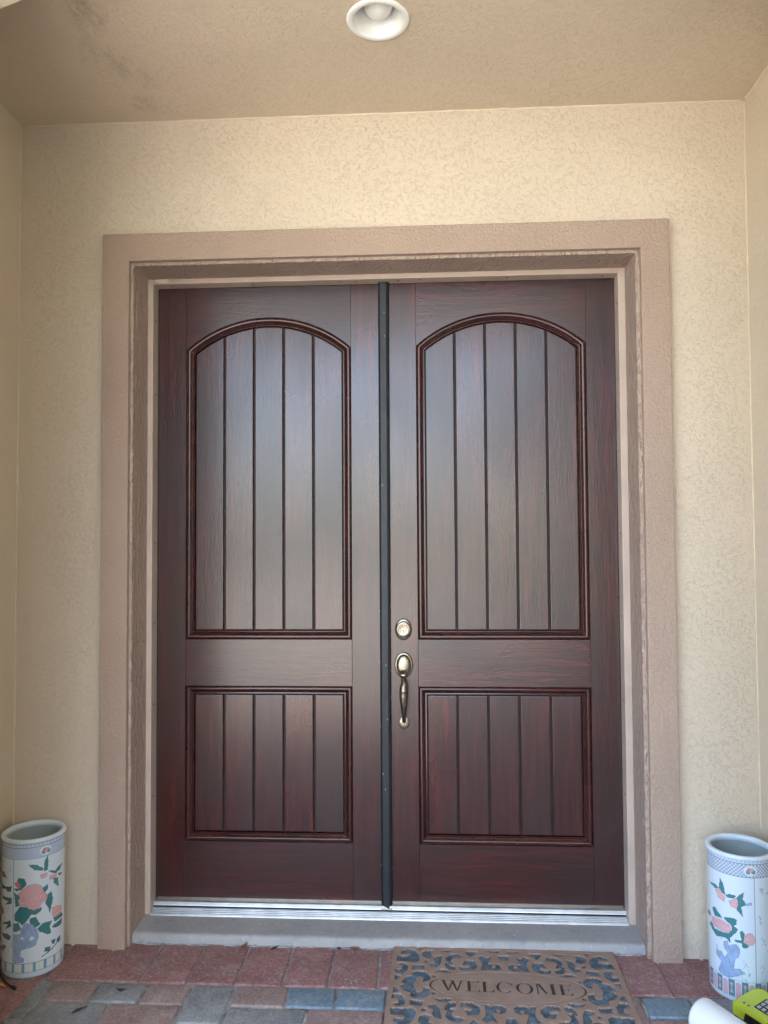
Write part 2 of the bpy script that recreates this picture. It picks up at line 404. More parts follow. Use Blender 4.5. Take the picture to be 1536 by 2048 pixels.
# ------------------------------------------------------------------ house
house = empty('house', (0, 0, ZG), 'beige stucco house entry with brown door surround and covered porch', 'house')
def U(ol, orr, ot, il, ir, it, y0, y1, z0, name, mat, parent, bevel=.0):
    poly = [(ol, z0), (il, z0), (il, it), (ir, it), (ir, z0), (orr, z0), (orr, ot), (ol, ot)]
    return MB().prism(poly, y0, y1).build(name, mat, parent, bevel=bevel)
U(WL-.005, WR+.005, ZC+.18, FL-.028, FR+.028, FT+.028, WY, .10, -.2, 'entry_wall', M['stucco'], house)
U(SL, SR, ST, IL, IR, IT, SY, WY+.012, ZG-.012, 'door_surround', M['surround'], house, .0035)
U(FL-.03, FR+.03, FT+.03, FL, FR, FT, -.2095, -.04, ZG-.012, 'reveal', M['reveal'], house, .003)
MB().box(-1.3, 1.3, .101, .2, -.2, 2.9).build('light_stop_backing', M['dark'], house)  # added dark backing, stops light leaking through the door gaps
MB().box(WL-.2, WL, FY1+.001, .10, -.2, ZC+.18).build('side_wall', M['stucco_side'], house)
MB().box(WR, WR+.2, FY1+.001, .10, -.2, ZC+.18).build('side_wall', M['stucco_side'], house)
# ceiling sheet with the lamp hole
LX, LY, LR = .030, -.725, .094
ang = [2*math.pi*i/64 for i in range(64)]
def rectpt(a):
    x0, x1, y0, y1 = WL-.005-LX, WR+.005-LX, FY1+.0005-LY, WY+.01-LY
    c, s = math.cos(a), math.sin(a)
    t = min([(x1/c if c > 1e-9 else (x0/c if c < -1e-9 else 1e9)), (y1/s if s > 1e-9 else (y0/s if s < -1e-9 else 1e9))])
    return (LX+t*c, LY+t*s, ZC)
cor = [math.atan2(b-LY, a-LX) % (2*math.pi) for a in (WL-.005, WR+.005) for b in (FY1+.0005, WY+.01)]
for c_ in cor:
    i = min(range(64), key=lambda k: abs(ang[k]-c_)); ang[i] = c_
ang.sort()
MB().rings([[rectpt(a) for a in ang], [(LX+LR*math.cos(a), LY+LR*math.sin(a), ZC) for a in ang], [(LX+LR*math.cos(a), LY+LR*math.sin(a), ZC+.02) for a in ang]]).build('porch_ceiling', M['ceiling'], house)
MB().box(WL-.2, WR+.2, FY0+.01, .2, ZC+.181, ZC+.3).build('light_stop_slab', M['facade'], house)  # unseen slab added to keep light out above the ceiling
# caulk beads along the inner corners
def bead(a, b, r, n):
    a, b = Vector(a), Vector(b); pts = []; rad = []
    for i in range(n+1):
        p = a.lerp(b, i/n); pts.append(p+Vector((rng.uniform(-1, 1), rng.uniform(-1, 1), rng.uniform(-1, 1)))*.0012); rad.append(r*rng.uniform(.55, 1.25))
    MB().tube(pts, rad, 8).build('caulk_bead', M['caulk'], house, smooth=True)
bead((WL, WY, ZC-.001), (WR, WY, ZC-.001), .0034, 160)
bead((WL, WY, ZG), (WL, WY, ZC), .0036, 180); bead((WR, WY, ZG), (WR, WY, ZC), .0036, 180)
bead((WL, WY, ZC), (WL, FY1, ZC), .0036, 60); bead((WR, WY, ZC), (WR, FY1, ZC), .0036, 60)
# outer arch wall (segmental arch, seen only as a pale corner at the top left)
ACX, AR, AZC, AH = .040, 2.915, .116, 1.014
arc = []
for i in range(41):
    x = AH-2*AH*i/40; arc.append((ACX+x, AZC+math.sqrt(AR*AR-x*x)))
poly = [(-6, -.2), (ACX-AH, -.2)]+arc[::-1]+[(ACX+AH, -.2), (1.95, -.2), (1.95, 3.4), (-6, 3.4)]
MB().prism(poly, FY0, FY1).build('arch_wall', M['facade'], house)
MB().box(1.95, 2.15, -9.0, FY1, -.2, 3.4).build('added_garage_wall', M['facade'], house)  # unseen wall added to block light from the right and darken reflections
rf = MB(); rf.v = [(-6.5, -1.75, 3.38), (8, -1.75, 3.38), (8, 9, 3.38), (-6.5, 9, 3.38), (-6.5, -1.75, 3.55), (8, -1.75, 3.55), (8, 3.6, 6.0), (-6.5, 3.6, 6.0), (8, 9, 3.55), (-6.5, 9, 3.55)]
rf.f = [(0,1,2,3),(0,4,5,1),(4,7,6,5),(7,9,8,6),(3,2,8,9),(0,3,9,7,4),(1,5,6,8,2)]
rf.build('roof', M['roof'], house)
MB().box(-2.3, 1.64, -4.3, -1.752, 3.36, 3.56).build('added_portico_roof', M['facade'], house)  # unseen roof added to shade the porch and darken the door tops
r2m = MB(); r2m.v = [(1.65, -9.5, 3.40), (8, -9.5, 3.40), (8, -1.76, 3.40), (1.65, -1.76, 3.40), (1.65, -9.5, 3.54), (8, -9.5, 3.54), (8, -1.76, 3.54), (1.65, -1.76, 3.54), (5, -6, 4.9), (5, -1.76, 4.9)]
r2m.f = [(0,1,2,3),(0,4,5,1),(4,8,5),(4,7,9,8),(5,8,9,6),(3,2,6,9,7),(0,3,7,4),(1,5,6,2)]
r2m.build('added_garage_roof', M['roof'], house)  # unseen, added with the light-blocking wall below it
MB().box(-6, -5.8, FY1, 9, -.2, 3.38).build('end_wall', M['facade'], house)

# ------------------------------------------------------------------ concrete sill and metal threshold
sill = empty('door_sill', (0, -.12, ZG), 'grey painted concrete step under the metal threshold', 'sill')
nx = 90; rows = []
prof = [(.05, -.20), (.05, -.0500), (-.056, -.0475), (-.160, -.0560), (-.172, -.0575), (-.179, -.0620), (-.182, -.0700), (-.184, -.20)]
for i in range(nx+1):
    x = FL+.0005+(FR-FL-.001)*i/nx; rows.append([])
    for k, (yy, zz) in enumerate(prof):
        j = 0 if k in (0, 1, 2, 7) else rng.uniform(-.0018, .0018)
        rows[-1].append((x, yy+j, zz+(0 if k in (0, 1, 2, 7) else rng.uniform(-.0014, .0010))))
MB().rings(rows, True, True, True).build('step', M['sill'], sill, auto=1.0)
# ragged mortar smear where the step meets the pavers
pts = []; rad = []
for i in range(140):
    pts.append((FL+.01+(FR-FL-.02)*i/139, -.186+rng.uniform(-.003, .002), ZG+rng.uniform(-.002, .001))); rad.append(rng.uniform(.001, .0055))
MB().tube(pts, rad, 7).build('mortar_edge', M['sand'], sill, smooth=True)

th = empty('door_threshold', (0, -.03, -.047), 'ribbed aluminium threshold below the double doors', 'threshold')
pr = [(.05, -.046), (.05, -.010), (-.014, -.010), (-.0205, -.0125), (-.0215, -.0245), (-.0235, -.0300)]
y0, z0 = -.0265, -.0325
for k in range(4):
    yy = y0-.0084*k; zz = z0-.0028*k
    pr += [(yy, zz-.0060), (yy-.0008, zz), (yy-.0050, zz-.0006), (yy-.0058, zz-.0070)]
pr += [(-.0605, -.0445), (-.0615, -.0500)]
rg = [[(x, a, b) for a, b in pr] for x in (JL+.001, JR-.001)]
MB().rings(rg, True, True, True).build('ribbed_plate', M['alu'], th)
MB().box(JL+.002, JR-.002, -.0245, -.0216, -.0330, -.0262).build('gap_strip', M['dark'], th)  # dark strip filling the gap between cap and ribs

# ------------------------------------------------------------------ door frame
fr = empty('door_frame', (0, 0, ZG), 'tan painted wooden frame around the mahogany double doors', 'door frame')
MB().box(FL-.02, JL, YF, .09, -.047, FT-.0002+.02).build('side_jamb', M['frame'], fr, bevel=.0025)
MB().box(JR, FR+.02, YF, .09, -.047, FT-.0002+.02).build('side_jamb', M['frame'], fr, bevel=.0025)
MB().box(JL-.0005, JR+.0005, YF+.0004, .09, JT, FT+.02).build('head_jamb', M['frame'], fr, bevel=.0025)
ws = MB().box(JL+.0002, JL+.0062, .004, .05, -.04, JT-.0005).box(JR-.0062+.0035, JR-.0002, .004, .05, -.04, JT-.0005).box(JL+.007, JR-.007, .004, .05, DH+.0005, JT-.0002)
ws.build('weatherstrip', M['dark'], fr)
sc0 = None
def disc(c, r, n, axis):
    b = MB(); a = [2*math.pi*i/10 for i in range(10)]
    if axis == 'z': rg_ = [[(c[0]+q*math.cos(t), c[1]+q*math.sin(t), c[2]+h) for t in a] for q, h in ((r, .001), (r, -.0006), (r*.5, -.0009))]
    else: rg_ = [[(c[0]+h*n, c[1]+q*math.cos(t), c[2]+q*math.sin(t)) for t in a] for q, h in ((r, -.001), (r, .0006), (r*.5, .0009))]
    return b.rings(rg_, True, False, True)
for x in (-.855, -.525, -.172, -.108, .062, .148, .492, .865): disc((x, -.028+rng.uniform(-.006, .006), JT), .0048, 1, 'z').build('nail_head', M['screw'], fr)
for z in (2.30, 2.0, 1.72, 1.40, 1.08, .76, .40): disc((JL, -.026, z), .0042, 1, 'x').build('nail_head', M['screw'], fr); disc((JR, -.028, z+.03), .0042, -1, 'x').build('nail_head', M['screw'], fr)
# paint torn off the head of the frame at the left corner
chip = MB(); cp = []
for i in range(16):
    a = 2*math.pi*i/16; rr = 1+rng.uniform(-.25, .25); cp.append((-.885+.028*rr*math.cos(a), 2.4545+.0085*rr*math.sin(a)))
chip.prism(cp, YF-.0012, YF+.002).build('paint_chip', M['caulk'], fr)

# ------------------------------------------------------------------ the two door leaves
def outline(x0, x1, zb, zc, za, d, n=36):
    """closed outline at inward offset d: bottom left, bottom right, then the arched top from right to left"""
    pts = [(x0+d, zb+d), (x1-d, zb+d)]
    if za is None:
        return pts+[(x1-d, zc-d), (x0+d, zc-d)]
    c = (x1-x0)/2; s = za-zc; Rr = (c*c+s*s)/(2*s); xc = (x0+x1)/2; zz = za-Rr; hw = c-d; r = Rr-d
    a1 = math.asin(hw/r)
    for i in range(n+1):
        a = a1-2*a1*i/n; pts.append((xc+r*math.sin(a), zz+r*math.cos(a)))
    return pts
PROF = [(0, 0), (.0012, .0060), (.0030, .0072), (.0046, .0064), (.0052, .0030), (.0060, .0008), (.0074, -.0003), (.0090, -.0006), (.0128, -.0006), (.0150, .0005), (.0178, .0032), (.0206, .0068), (.0232, .0096), (.0252, .0108), (.0260, .0128), (.0266, .0112), (.0273, .0108), (.0318, .0108), (.0326, .0122), (.0329, .0265)]
def leaf(sgn):
    X = (lambda v: sgn*v)
    root = empty('door', (sgn*.915, .02, -.003),
        'dark mahogany right door leaf with the deadbolt and handle' if sgn > 0 else 'dark mahogany left door leaf carrying the black centre strip', 'door')
    def bx(a, b): return (a, b) if sgn > 0 else (-b, -a)
    g = .0005
    xa, xb = .1312, .8025; z0, z1 = -.003, DH
    for a, b in ((.003, xa-g), (xb+g, .9145)):
        a, b = bx(a, b); MB().box(a, b, 0, .044, z0, z1).build('stile', M['wood_v'], root, bevel=.0009, bseg=1)
    a, b = bx(xa, xb)
    MB().box(a, b, 0, .044, z0, .2175).build('rail', M['wood_h'], root, bevel=.0007, bseg=1)
    MB().box(a, b, 0, .044, .830, 1.0145).build('rail', M['wood_h'], root, bevel=.0007, bseg=1)
    arcp = outline(a, b, 1.0145, 2.186, 2.3137, 0, 36)[2:]
    MB().prism([(p[0], p[1]) for p in arcp[::-1]]+[(b, z1), (a, z1)], 0, .044).build('rail', M['wood_h'], root, bevel=0)
    for zb, zc, za in ((1.0145, 2.186, 2.3137), (.2175, .830, None)):
        rg_ = [[(p[0], yv, p[1]) for p in outline(a, b, zb, zc, za, d)] for d, yv in PROF]
        mo = MB().rings(rg_, True).build('panel_moulding', M['mould'], root, auto=.55)
        MB().box(a+.03, b-.03, .026, .04, zb+.03, (za or zc)-.03).build('panel_back', M['groove'], root) if za is None else MB().prism(outline(a, b, zb, zc, za, .031), .026, .04).build('panel_back', M['groove'], root)
        d = .0378; w5 = (b-a-2*d+.010)/5
        for k in range(5):
            p0 = a+d-.005+w5*k+.0048; p1 = p0+w5-.0096
            if k == 0: p0 = a+d
            if k == 4: p1 = b-d
            bot = zb+d
            if za is None: pl_ = [(p0, bot), (p1, bot), (p1, zc-d), (p0, zc-d)]
            else:
                c = (b-a)/2; s = za-zc; Rr = (c*c+s*s)/(2*s); xc = (a+b)/2; zz = za-Rr; r = Rr-d
                top = [(p1+(p0-p1)*i/8, zz+math.sqrt(r*r-(p1+(p0-p1)*i/8-xc)**2)) for i in range(9)]
                pl_ = [(p0, bot), (p1, bot)]+top
            MB().prism(pl_, .0112, .0265).build('plank', M['wood_v'], root, bevel=.0022, bseg=2)
    a, b = bx(.006, .911); MB().box(a, b, .0012, .03, -.0095, -.0032).build('door_sweep', M['nickel_dark'], root)
    return root
door_l, door_r = leaf(-1), leaf(1)
# centre strip (astragal), fixed to the left leaf
ap = []
for x, y in ((-.0195, -.0005), (-.0195, -.010), (-.0178, -.0165), (-.0135, -.0195), (-.0125, -.0188), (-.0115, -.0205), (.0125, -.0215), (.0135, -.0200), (.0145, -.0208), (.0200, -.0180), (.0235, -.0115), (.0240, -.0005)): ap.append((x, y))
MB().rings([[(x, y, z) for x, y in ap] for z in (-.0215, 2.4405)], True, True, True).build('astragal', M['astragal'], door_l)
chips = MB()
for k in range(26):
    x = rng.choice((-.0190, .0228)) if rng.random() < .6 else rng.uniform(-.01, .012); z = rng.uniform(0, 2.4)
    yv = -.0125 if abs(x) > .015 else -.0217
    if x > .015: x, yv = .0228, -.0131
    if x < -.015: x, yv = -.0186, -.0140
    h = rng.uniform(.001, .006); chips.box(x-.0008, x+.0008, yv-.0004, yv+.003, z, z+h)
chips.build('chipped_paint', M['caulk'], door_l)
ft = MB(); ft.box(-.0205, .0245, -.024, -.001, -.0300, -.0216); ft.build('astragal_foot', M['nickel_dark'], door_l, bevel=.003)

# lock set on the right leaf
HX = .0737
def oval(cx, cz, prof, seg=44, cap=True):
    return MB().rings([[(cx+rx*math.cos(2*math.pi*i/seg), yy, cz+rz*math.sin(2*math.pi*i/seg)) for i in range(seg)] for rx, rz, yy in prof], True, False, cap)
db = oval(HX, 1.0555, [(.0330, .0425, .001), (.0335, .0430, -.003), (.0318, .0412, -.0065), (.0290, .0370, -.0085), (.0283, .0330, -.0090), (.0275, .0310, -.0125), (.0255, .0285, -.0150), (.0232, .0252, -.0155), (.0222, .0240, -.0142), (.0215, .0232, -.0142)]).build('deadbolt', M['nickel'], door_r, auto=.6)
oval(HX-.001, 1.0530, [(.0212, .0222, -.0125), (.0210, .0220, -.0168), (.0195, .0205, -.0178), (.0120, .0125, -.0172), (.0110, .0115, -.0180)]).build('cylinder', M['nickel'], db, auto=.6)
oval(HX-.001, 1.0490, [(.0056, .0090, -.0170), (.0056, .0090, -.0186), (.0050, .0084, -.0189)]).build('keyway', M['white_trim'], db, auto=.6)
MB().box(HX-.0022, HX+.0004, -.0198, -.018, 1.0440, 1.0540).build('keyhole', M['dark'], db)
hs = empty('handle', (HX, -.01, .69)); hs.parent = door_r; hs.location = Vector((HX, -.01, .69))-door_r.location
oval(HX, .9150, [(.0365, .0510, .001), (.0370, .0515, -.003), (.0355, .0498, -.0075), (.0325, .0460, -.0095), (.0290, .0430, -.0100), (.0272, .0405, -.0150), (.0240, .0365, -.0190), (.0170, .0270, -.0215), (.0080, .0130, -.0225)]).build('rose', M['nickel'], hs, auto=.6)
oval(HX, .6895, [(.0210, .0250, .001), (.0213, .0253, -.003), (.0200, .0240, -.0065), (.0160, .0195, -.0085), (.0100, .0120, -.0092)]).build('foot_rose', M['nickel'], hs, auto=.6)
# thumb latch
tl = MB(); rgs = []
for z, yv, hw_ in ((.8985, -.020, .0110), (.8965, -.030, .0118), (.8925, -.040, .0122), (.8870, -.0455, .0112), (.8820, -.0460, .0085)):
    rgs.append([(HX+hw_*math.cos(2*math.pi*i/16), yv+.0035*math.sin(2*math.pi*i/16), z+.0022*math.sin(2*math.pi*i/16)) for i in range(16)])
tl.rings(rgs, True, True, True).build('thumb_latch', M['nickel'], hs, auto=.8)
# grip
path = [(.882, -.016, .0100), (.874, -.030, .0100), (.862, -.041, .0098), (.848, -.047, .0118), (.836, -.0495, .0142), (.826, -.0510, .0158), (.8245, -.0511, .0166), (.822, -.0512, .0166), (.8205, -.0513, .0158), (.806, -.0515, .0160), (.790, -.0510, .0152), (.772, -.0490, .0136), (.752, -.0450, .0114), (.734, -.0385, .0094), (.718, -.0300, .0082), (.705, -.0190, .0078), (.696, -.0060, .0080)]
MB().tube([(HX, yv, z) for z, yv, r in path], [r for _, _, r in path], 20).build('grip', M['nickel'], hs, smooth=True)
oval(HX, .6935, [(.0048, .0048, -.008), (.0048, .0048, -.0110), (.0030, .0030, -.0118)], 14).build('screw', M['nickel_dark'], hs, auto=.6)

# ------------------------------------------------------------------ recessed ceiling lamp
lamp = empty('ceiling_lamp', (LX, LY, ZC), 'round white recessed lamp in the porch ceiling', 'ceiling lamp')
lamp_c = (LX, LY, ZC)
MB().lathe([(.0955, .002), (.0985, -.0012), (.0975, -.0045), (.0900, -.0068), (.0800, -.0062), (.0772, -.0035), (.0765, .004)], lamp_c, 64).build('trim_ring', M['white_trim'], lamp, smooth=True)
MB().lathe([(.0764, .002), (.070, .022), (.062, .048), (.0545, .074), (.052, .082), (.052, .150), (.001, .150)], lamp_c, 64).build('reflector_cone', M['white_trim'], lamp, smooth=True)
MB().lathe([(.0455, .095), (.0460, .060), (.0468, .058), (.0468, .050), (.0455, .049), (.0440, .038), (.0400, .027), (.0330, .018), (.0228, .012), (.0115, .0092), (.001, .0085)], lamp_c, 64).build('bulb', M['bulb'], lamp, auto=.6)
MB().lathe([(.0525, .060), (.0470, .0605)], lamp_c, 48).build('socket_gap', M['dark'], lamp)
ART_L=[
('G',[(-0.176,0.3864),(0.076,0.3823),(0.284,0.3657),(0.298,0.3568),(0.003,0.3654)]),
('G',[(0.43,0.4054),(0.461,0.383),(0.435,0.3553),(0.312,0.3535),(0.322,0.3874)]),
('P',[(0.182,0.3458),(0.408,0.3477),(0.423,0.3329),(0.235,0.3302)]),
('G',[(1.114,0.3557),(0.933,0.3359),(0.7,0.334),(0.665,0.3383),(0.845,0.3511)]),
('G',[(0.45,0.352),(0.665,0.3455),(0.809,0.3296),(0.569,0.3405)]),
('P',[(0.51,0.3299),(0.771,0.334),(0.791,0.3188),(0.511,0.317)]),
('G',[(0.809,0.3296),(1.121,0.3204),(0.936,0.3154)]),
('G',[(0.651,0.3188),(0.85,0.3134),(0.897,0.2795),(0.67,0.3008)]),
('G',[(-0.533,0.3342),(-0.477,0.3442),(-0.274,0.338),(-0.22,0.3193),(-0.376,0.3034),(-0.558,0.2975),(-0.651,0.3052),(-0.417,0.3091)]),
('R',[(-0.638,0.325),(-0.503,0.3301),(-0.418,0.3203),(-0.444,0.3063),(-0.56,0.3116)]),
('G',[(-0.649,0.294),(-0.4,0.2782),(-0.496,0.2669),(-0.438,0.2474),(-0.581,0.244)]),
('G',[(0.264,0.2982),(0.454,0.3062),(0.442,0.2867),(0.306,0.2799)]),
('G',[(0.43,0.2701),(0.576,0.2774),(0.642,0.2504),(0.582,0.2243),(0.523,0.201),(0.477,0.2228),(0.363,0.2412)]),
('G',[(-0.424,0.246),(-0.213,0.2433),(-0.01,0.2289),(0.244,0.2337),(0.258,0.2248),(0.092,0.2126),(-0.083,0.2149),(-0.183,0.1981),(-0.349,0.1813),(-0.418,0.1913),(-0.621,0.1988),(-0.609,0.2214)]),
('P',[(-0.498,0.2865),(-0.402,0.2978),(-0.194,0.3162),(0.057,0.3191),(0.237,0.3075),(0.318,0.2852),(0.444,0.2667),(0.431,0.2558),(0.243,0.2451),(0.167,0.2303),(-0.01,0.2304),(-0.187,0.2374),(-0.239,0.2464),(-0.424,0.2502),(-0.496,0.2641),(-0.427,0.2754)]),
('P',[(0.598,0.2179),(0.823,0.218),(1.113,0.2027),(1.058,0.1822),(0.718,0.1783),(0.617,0.1914)]),
('G',[(0.65,0.1814),(1.058,0.1822),(1.19,0.1669),(0.719,0.1654)]),
('G',[(-0.119,0.1916),(-0.107,0.2026),(0.068,0.2061),(0.145,0.1886),(0.223,0.1779),(0.096,0.1688),(-0.029,0.1732)]),
('G',[(-0.651,0.1873),(-0.473,0.1913),(-0.388,0.1689),(-0.527,0.1603),(-0.648,0.1594)]),
('G',[(0.122,0.1639),(0.302,0.1781),(0.618,0.1742),(0.528,0.1582),(0.591,0.1326),(0.443,0.1332),(0.332,0.1432),(0.2,0.1504)]),
('G',[(0.621,0.1541),(0.72,0.1582),(1.121,0.1616),(1.065,0.1412),(0.833,0.1413),(0.654,0.1469)]),
('B',[(-0.646,0.151),(-0.414,0.1521),(-0.388,0.1689),(-0.258,0.1877),(-0.056,0.1849),(0.123,0.1611),(0.163,0.1346),(0.077,0.1089),(-0.073,0.1039),(-0.275,0.1011),(-0.38,0.0962),(-0.419,0.0795),(-0.272,0.0676),(-0.297,0.0566),(-0.634,0.0533)]),
('W',[(-0.412,0.1409),(-0.319,0.1434),(-0.279,0.1375),(-0.344,0.1323),(-0.406,0.1353)]),
('W',[(-0.138,0.1331),(-0.051,0.1413),(0.037,0.1366),(-0.013,0.1293),(-0.1,0.1282)]),
('G',[(0.364,0.0911),(0.565,0.0883),(0.537,0.0725),(0.352,0.0774)]),
('G',[(0.579,0.1076),(0.762,0.1046),(0.728,0.0891),(0.627,0.094)]),
('G',[(0.8,0.0999),(0.992,0.1074),(1.02,0.0885),(0.881,0.0843)]),
('L',[(0.26,0.065),(0.661,0.081),(0.88,0.0958),(0.915,0.0935),(0.688,0.0779),(0.276,0.0622)]),
('V',[(-1.535,0.3423),(-1.139,0.3549),(-0.95,0.337),(-1.29,0.3331)]),
('V',[(-1.536,0.2388),(-1.169,0.2264),(-1.132,0.2134),(-1.536,0.1871)]),
('V',[(-1.536,0.0869),(-1.076,0.1079),(-0.951,0.1032),(-1.13,0.0864),(-1.536,0.0754)]),
('D',[(-1.536,0.3101),(-1.067,0.3059),(-0.734,0.3127),(-0.766,0.2939),(-0.964,0.2915),(-1.013,0.2988),(-1.398,0.2893)]),
('D',[(-1.381,0.2671),(-0.729,0.2734),(-0.726,0.2538),(-1.053,0.244),(-0.873,0.2597),(-1.26,0.2602)]),
('D',[(-1.325,0.1725),(-0.787,0.1966),(-0.732,0.1779),(-1.034,0.1599),(-0.901,0.1803)]),
('D',[(-1.309,0.1391),(-0.895,0.1495),(-0.744,0.1413),(-0.814,0.1288),(-1.028,0.1291),(-1.213,0.1314)]),
]
ART_R=[
('G',[(-1.143,0.3488),(-0.841,0.3559),(-0.683,0.3499),(-0.782,0.3411)]),
('G',[(-0.621,0.3839),(-0.508,0.3662),(-0.451,0.3338),(-0.685,0.3436)]),
('P',[(-0.824,0.3392),(-0.647,0.3483),(-0.453,0.3275),(-0.488,0.3106),(-0.692,0.315)]),
('G',[(-0.467,0.3348),(-0.3,0.342),(-0.13,0.3405),(-0.188,0.3313),(-0.361,0.3276)]),
('P',[(-0.348,0.3187),(-0.103,0.3365),(-0.067,0.311),(-0.138,0.2985),(-0.307,0.3045)]),
('G',[(-0.103,0.338),(0.107,0.3574),(0.061,0.3351),(0.141,0.3209),(0.154,0.3149),(0.015,0.3096),(0.063,0.2766),(-0.125,0.2973),(-0.066,0.3141)]),
('B',[(0.155,0.3211),(0.31,0.3255),(0.337,0.3164),(0.167,0.3151)]),
('G',[(-0.989,0.2698),(-0.863,0.2805),(-0.704,0.2673),(-0.549,0.2551),(-0.873,0.25)]),
('G',[(-1.175,0.2095),(-1.064,0.2247),(-0.885,0.2083),(-0.478,0.2112),(-0.265,0.2283),(-0.291,0.243),(-0.5,0.254),(-0.499,0.2618),(-0.257,0.2673),(-0.117,0.2651),(-0.134,0.2507),(-0.206,0.241),(-0.095,0.2363),(-0.125,0.2263),(-0.329,0.2014),(-0.332,0.1827),(-0.42,0.1949),(-0.58,0.1945),(-0.804,0.1871)]),
('P',[(-1.057,0.241),(-0.601,0.2498),(-0.32,0.242),(-0.295,0.2243),(-0.371,0.2123),(-0.718,0.2132),(-0.981,0.2162)]),
('G',[(-0.043,0.2253),(0.028,0.2344),(0.094,0.2249),(0.061,0.1967),(0.224,0.1867),(0.112,0.1776),(0.03,0.1807),(0.005,0.1925),(-0.187,0.1937),(-0.186,0.1999),(0.007,0.2018)]),
('P',[(0.078,0.2154),(0.177,0.2276),(0.318,0.2273),(0.388,0.2153),(0.394,0.1999),(0.31,0.1889),(0.183,0.1893),(0.088,0.1972)]),
('B',[(-0.55,0.1802),(-0.421,0.1902),(-0.364,0.1722),(-0.304,0.1806),(-0.133,0.186),(-0.04,0.17),(-0.071,0.1507),(-0.199,0.1347),(-0.233,0.1059),(-0.065,0.111),(0.096,0.0992),(-0.182,0.083),(-0.385,0.0723),(-0.679,0.0742),(-0.752,0.083),(-0.633,0.1139),(-0.842,0.1285),(-0.816,0.1456),(-0.626,0.1455),(-0.495,0.1327),(-0.414,0.1517),(-0.522,0.1596)]),
('L',[(-1.357,0.252),(-1.153,0.2522),(-1.057,0.241),(-1.124,0.237),(-1.298,0.2419)]),
]
MAT_HOLES=[
[(-0.3649,0.2015),(-0.3438,0.2172),(-0.3183,0.2095),(-0.3035,0.1826),(-0.3009,0.1452),(-0.3151,0.133),(-0.3287,0.1375),(-0.3766,0.1398),(-0.3736,0.1707),(-0.3382,0.1686),(-0.3265,0.181),(-0.3364,0.1942),(-0.3611,0.1901)],
[(-0.2879,0.2),(-0.2746,0.2127),(-0.2495,0.2097),(-0.2618,0.1995),(-0.2582,0.1789),(-0.2488,0.1715),(-0.2671,0.1646),(-0.2827,0.1726)],
[(-0.2456,0.1604),(-0.2335,0.1783),(-0.2212,0.1816),(-0.2268,0.1282),(-0.2386,0.1087),(-0.2599,0.1148),(-0.2542,0.1285),(-0.2391,0.1329)],
[(-0.3097,0.2292),(-0.2908,0.2282),(-0.2998,0.2179)],
[(-0.2215,0.2141),(-0.1809,0.2217),(-0.1966,0.2065)],
[(-0.2789,0.1467),(-0.2678,0.1419),(-0.2737,0.1337)],
[(-0.3721,0.1178),(-0.3543,0.1246),(-0.3385,0.1147),(-0.3398,0.0819),(-0.3536,0.0618),(-0.3746,0.0634),(-0.3777,0.0846),(-0.3668,0.0821),(-0.3553,0.0894),(-0.3531,0.1049)],
[(-0.3203,0.1138),(-0.2841,0.1186),(-0.2786,0.0971),(-0.3205,0.0919),(-0.3138,0.1044)],
[(-0.3537,0.0128),(-0.3406,0.0395),(-0.3144,0.0498),(-0.3182,0.0675),(-0.3037,0.077),(-0.2738,0.0739),(-0.2584,0.0507),(-0.2636,0.0224),(-0.2781,0.0182),(-0.2745,0.0339),(-0.288,0.0517),(-0.3053,0.0421),(-0.31,0.016),(-0.3204,-0.0121),(-0.3491,-0.0141),(-0.3384,0.0007)],
[(-0.3754,0.0496),(-0.3597,0.0434),(-0.3736,0.0216)],
[(-0.2027,0.1692),(-0.1873,0.1909),(-0.1625,0.1973),(-0.1474,0.1788),(-0.1629,0.172),(-0.1812,0.173),(-0.1905,0.1531),(-0.1784,0.1317),(-0.1936,0.1306)],
[(-0.2045,0.1353),(-0.1936,0.1229),(-0.1744,0.1133),(-0.1746,0.096),(-0.1936,0.0978),(-0.2026,0.1156)],
[(-0.1343,0.2145),(-0.094,0.215),(-0.1167,0.181)],
[(-0.1563,0.1167),(-0.1398,0.1071),(-0.1155,0.1197),(-0.121,0.1358),(-0.1423,0.1309),(-0.1326,0.1572),(-0.1054,0.1536),(-0.0971,0.132),(-0.1009,0.1099),(-0.1223,0.0921),(-0.152,0.0955)],
[(-0.0904,0.1795),(-0.0765,0.1896),(-0.0636,0.1768),(-0.0461,0.1861),(-0.0567,0.1571),(-0.0622,0.1323),(-0.0673,0.1015),(-0.0805,0.1005),(-0.0729,0.1337),(-0.0777,0.1611)],
[(-0.0674,0.1232),(-0.0546,0.1405),(-0.0426,0.138),(-0.0495,0.1222),(-0.0381,0.1143),(-0.0254,0.1262),(-0.0334,0.1421),(-0.0187,0.1376),(-0.0143,0.1139),(-0.0271,0.1011),(-0.0506,0.1027)],
[(-0.0181,0.1938),(0.0082,0.1934),(0.0006,0.1724),(-0.0107,0.166)],
[(-0.2382,0.0764),(-0.2235,0.0924),(-0.2026,0.0917),(-0.1878,0.0768),(-0.2055,0.0755),(-0.2234,0.0817)],
[(-0.0624,0.2278),(-0.0317,0.2217),(-0.0128,0.2266),(-0.0198,0.2145),(-0.0443,0.2174)],
[(-0.2467,0.0547),(-0.2378,0.0511),(-0.2453,0.0433)],]
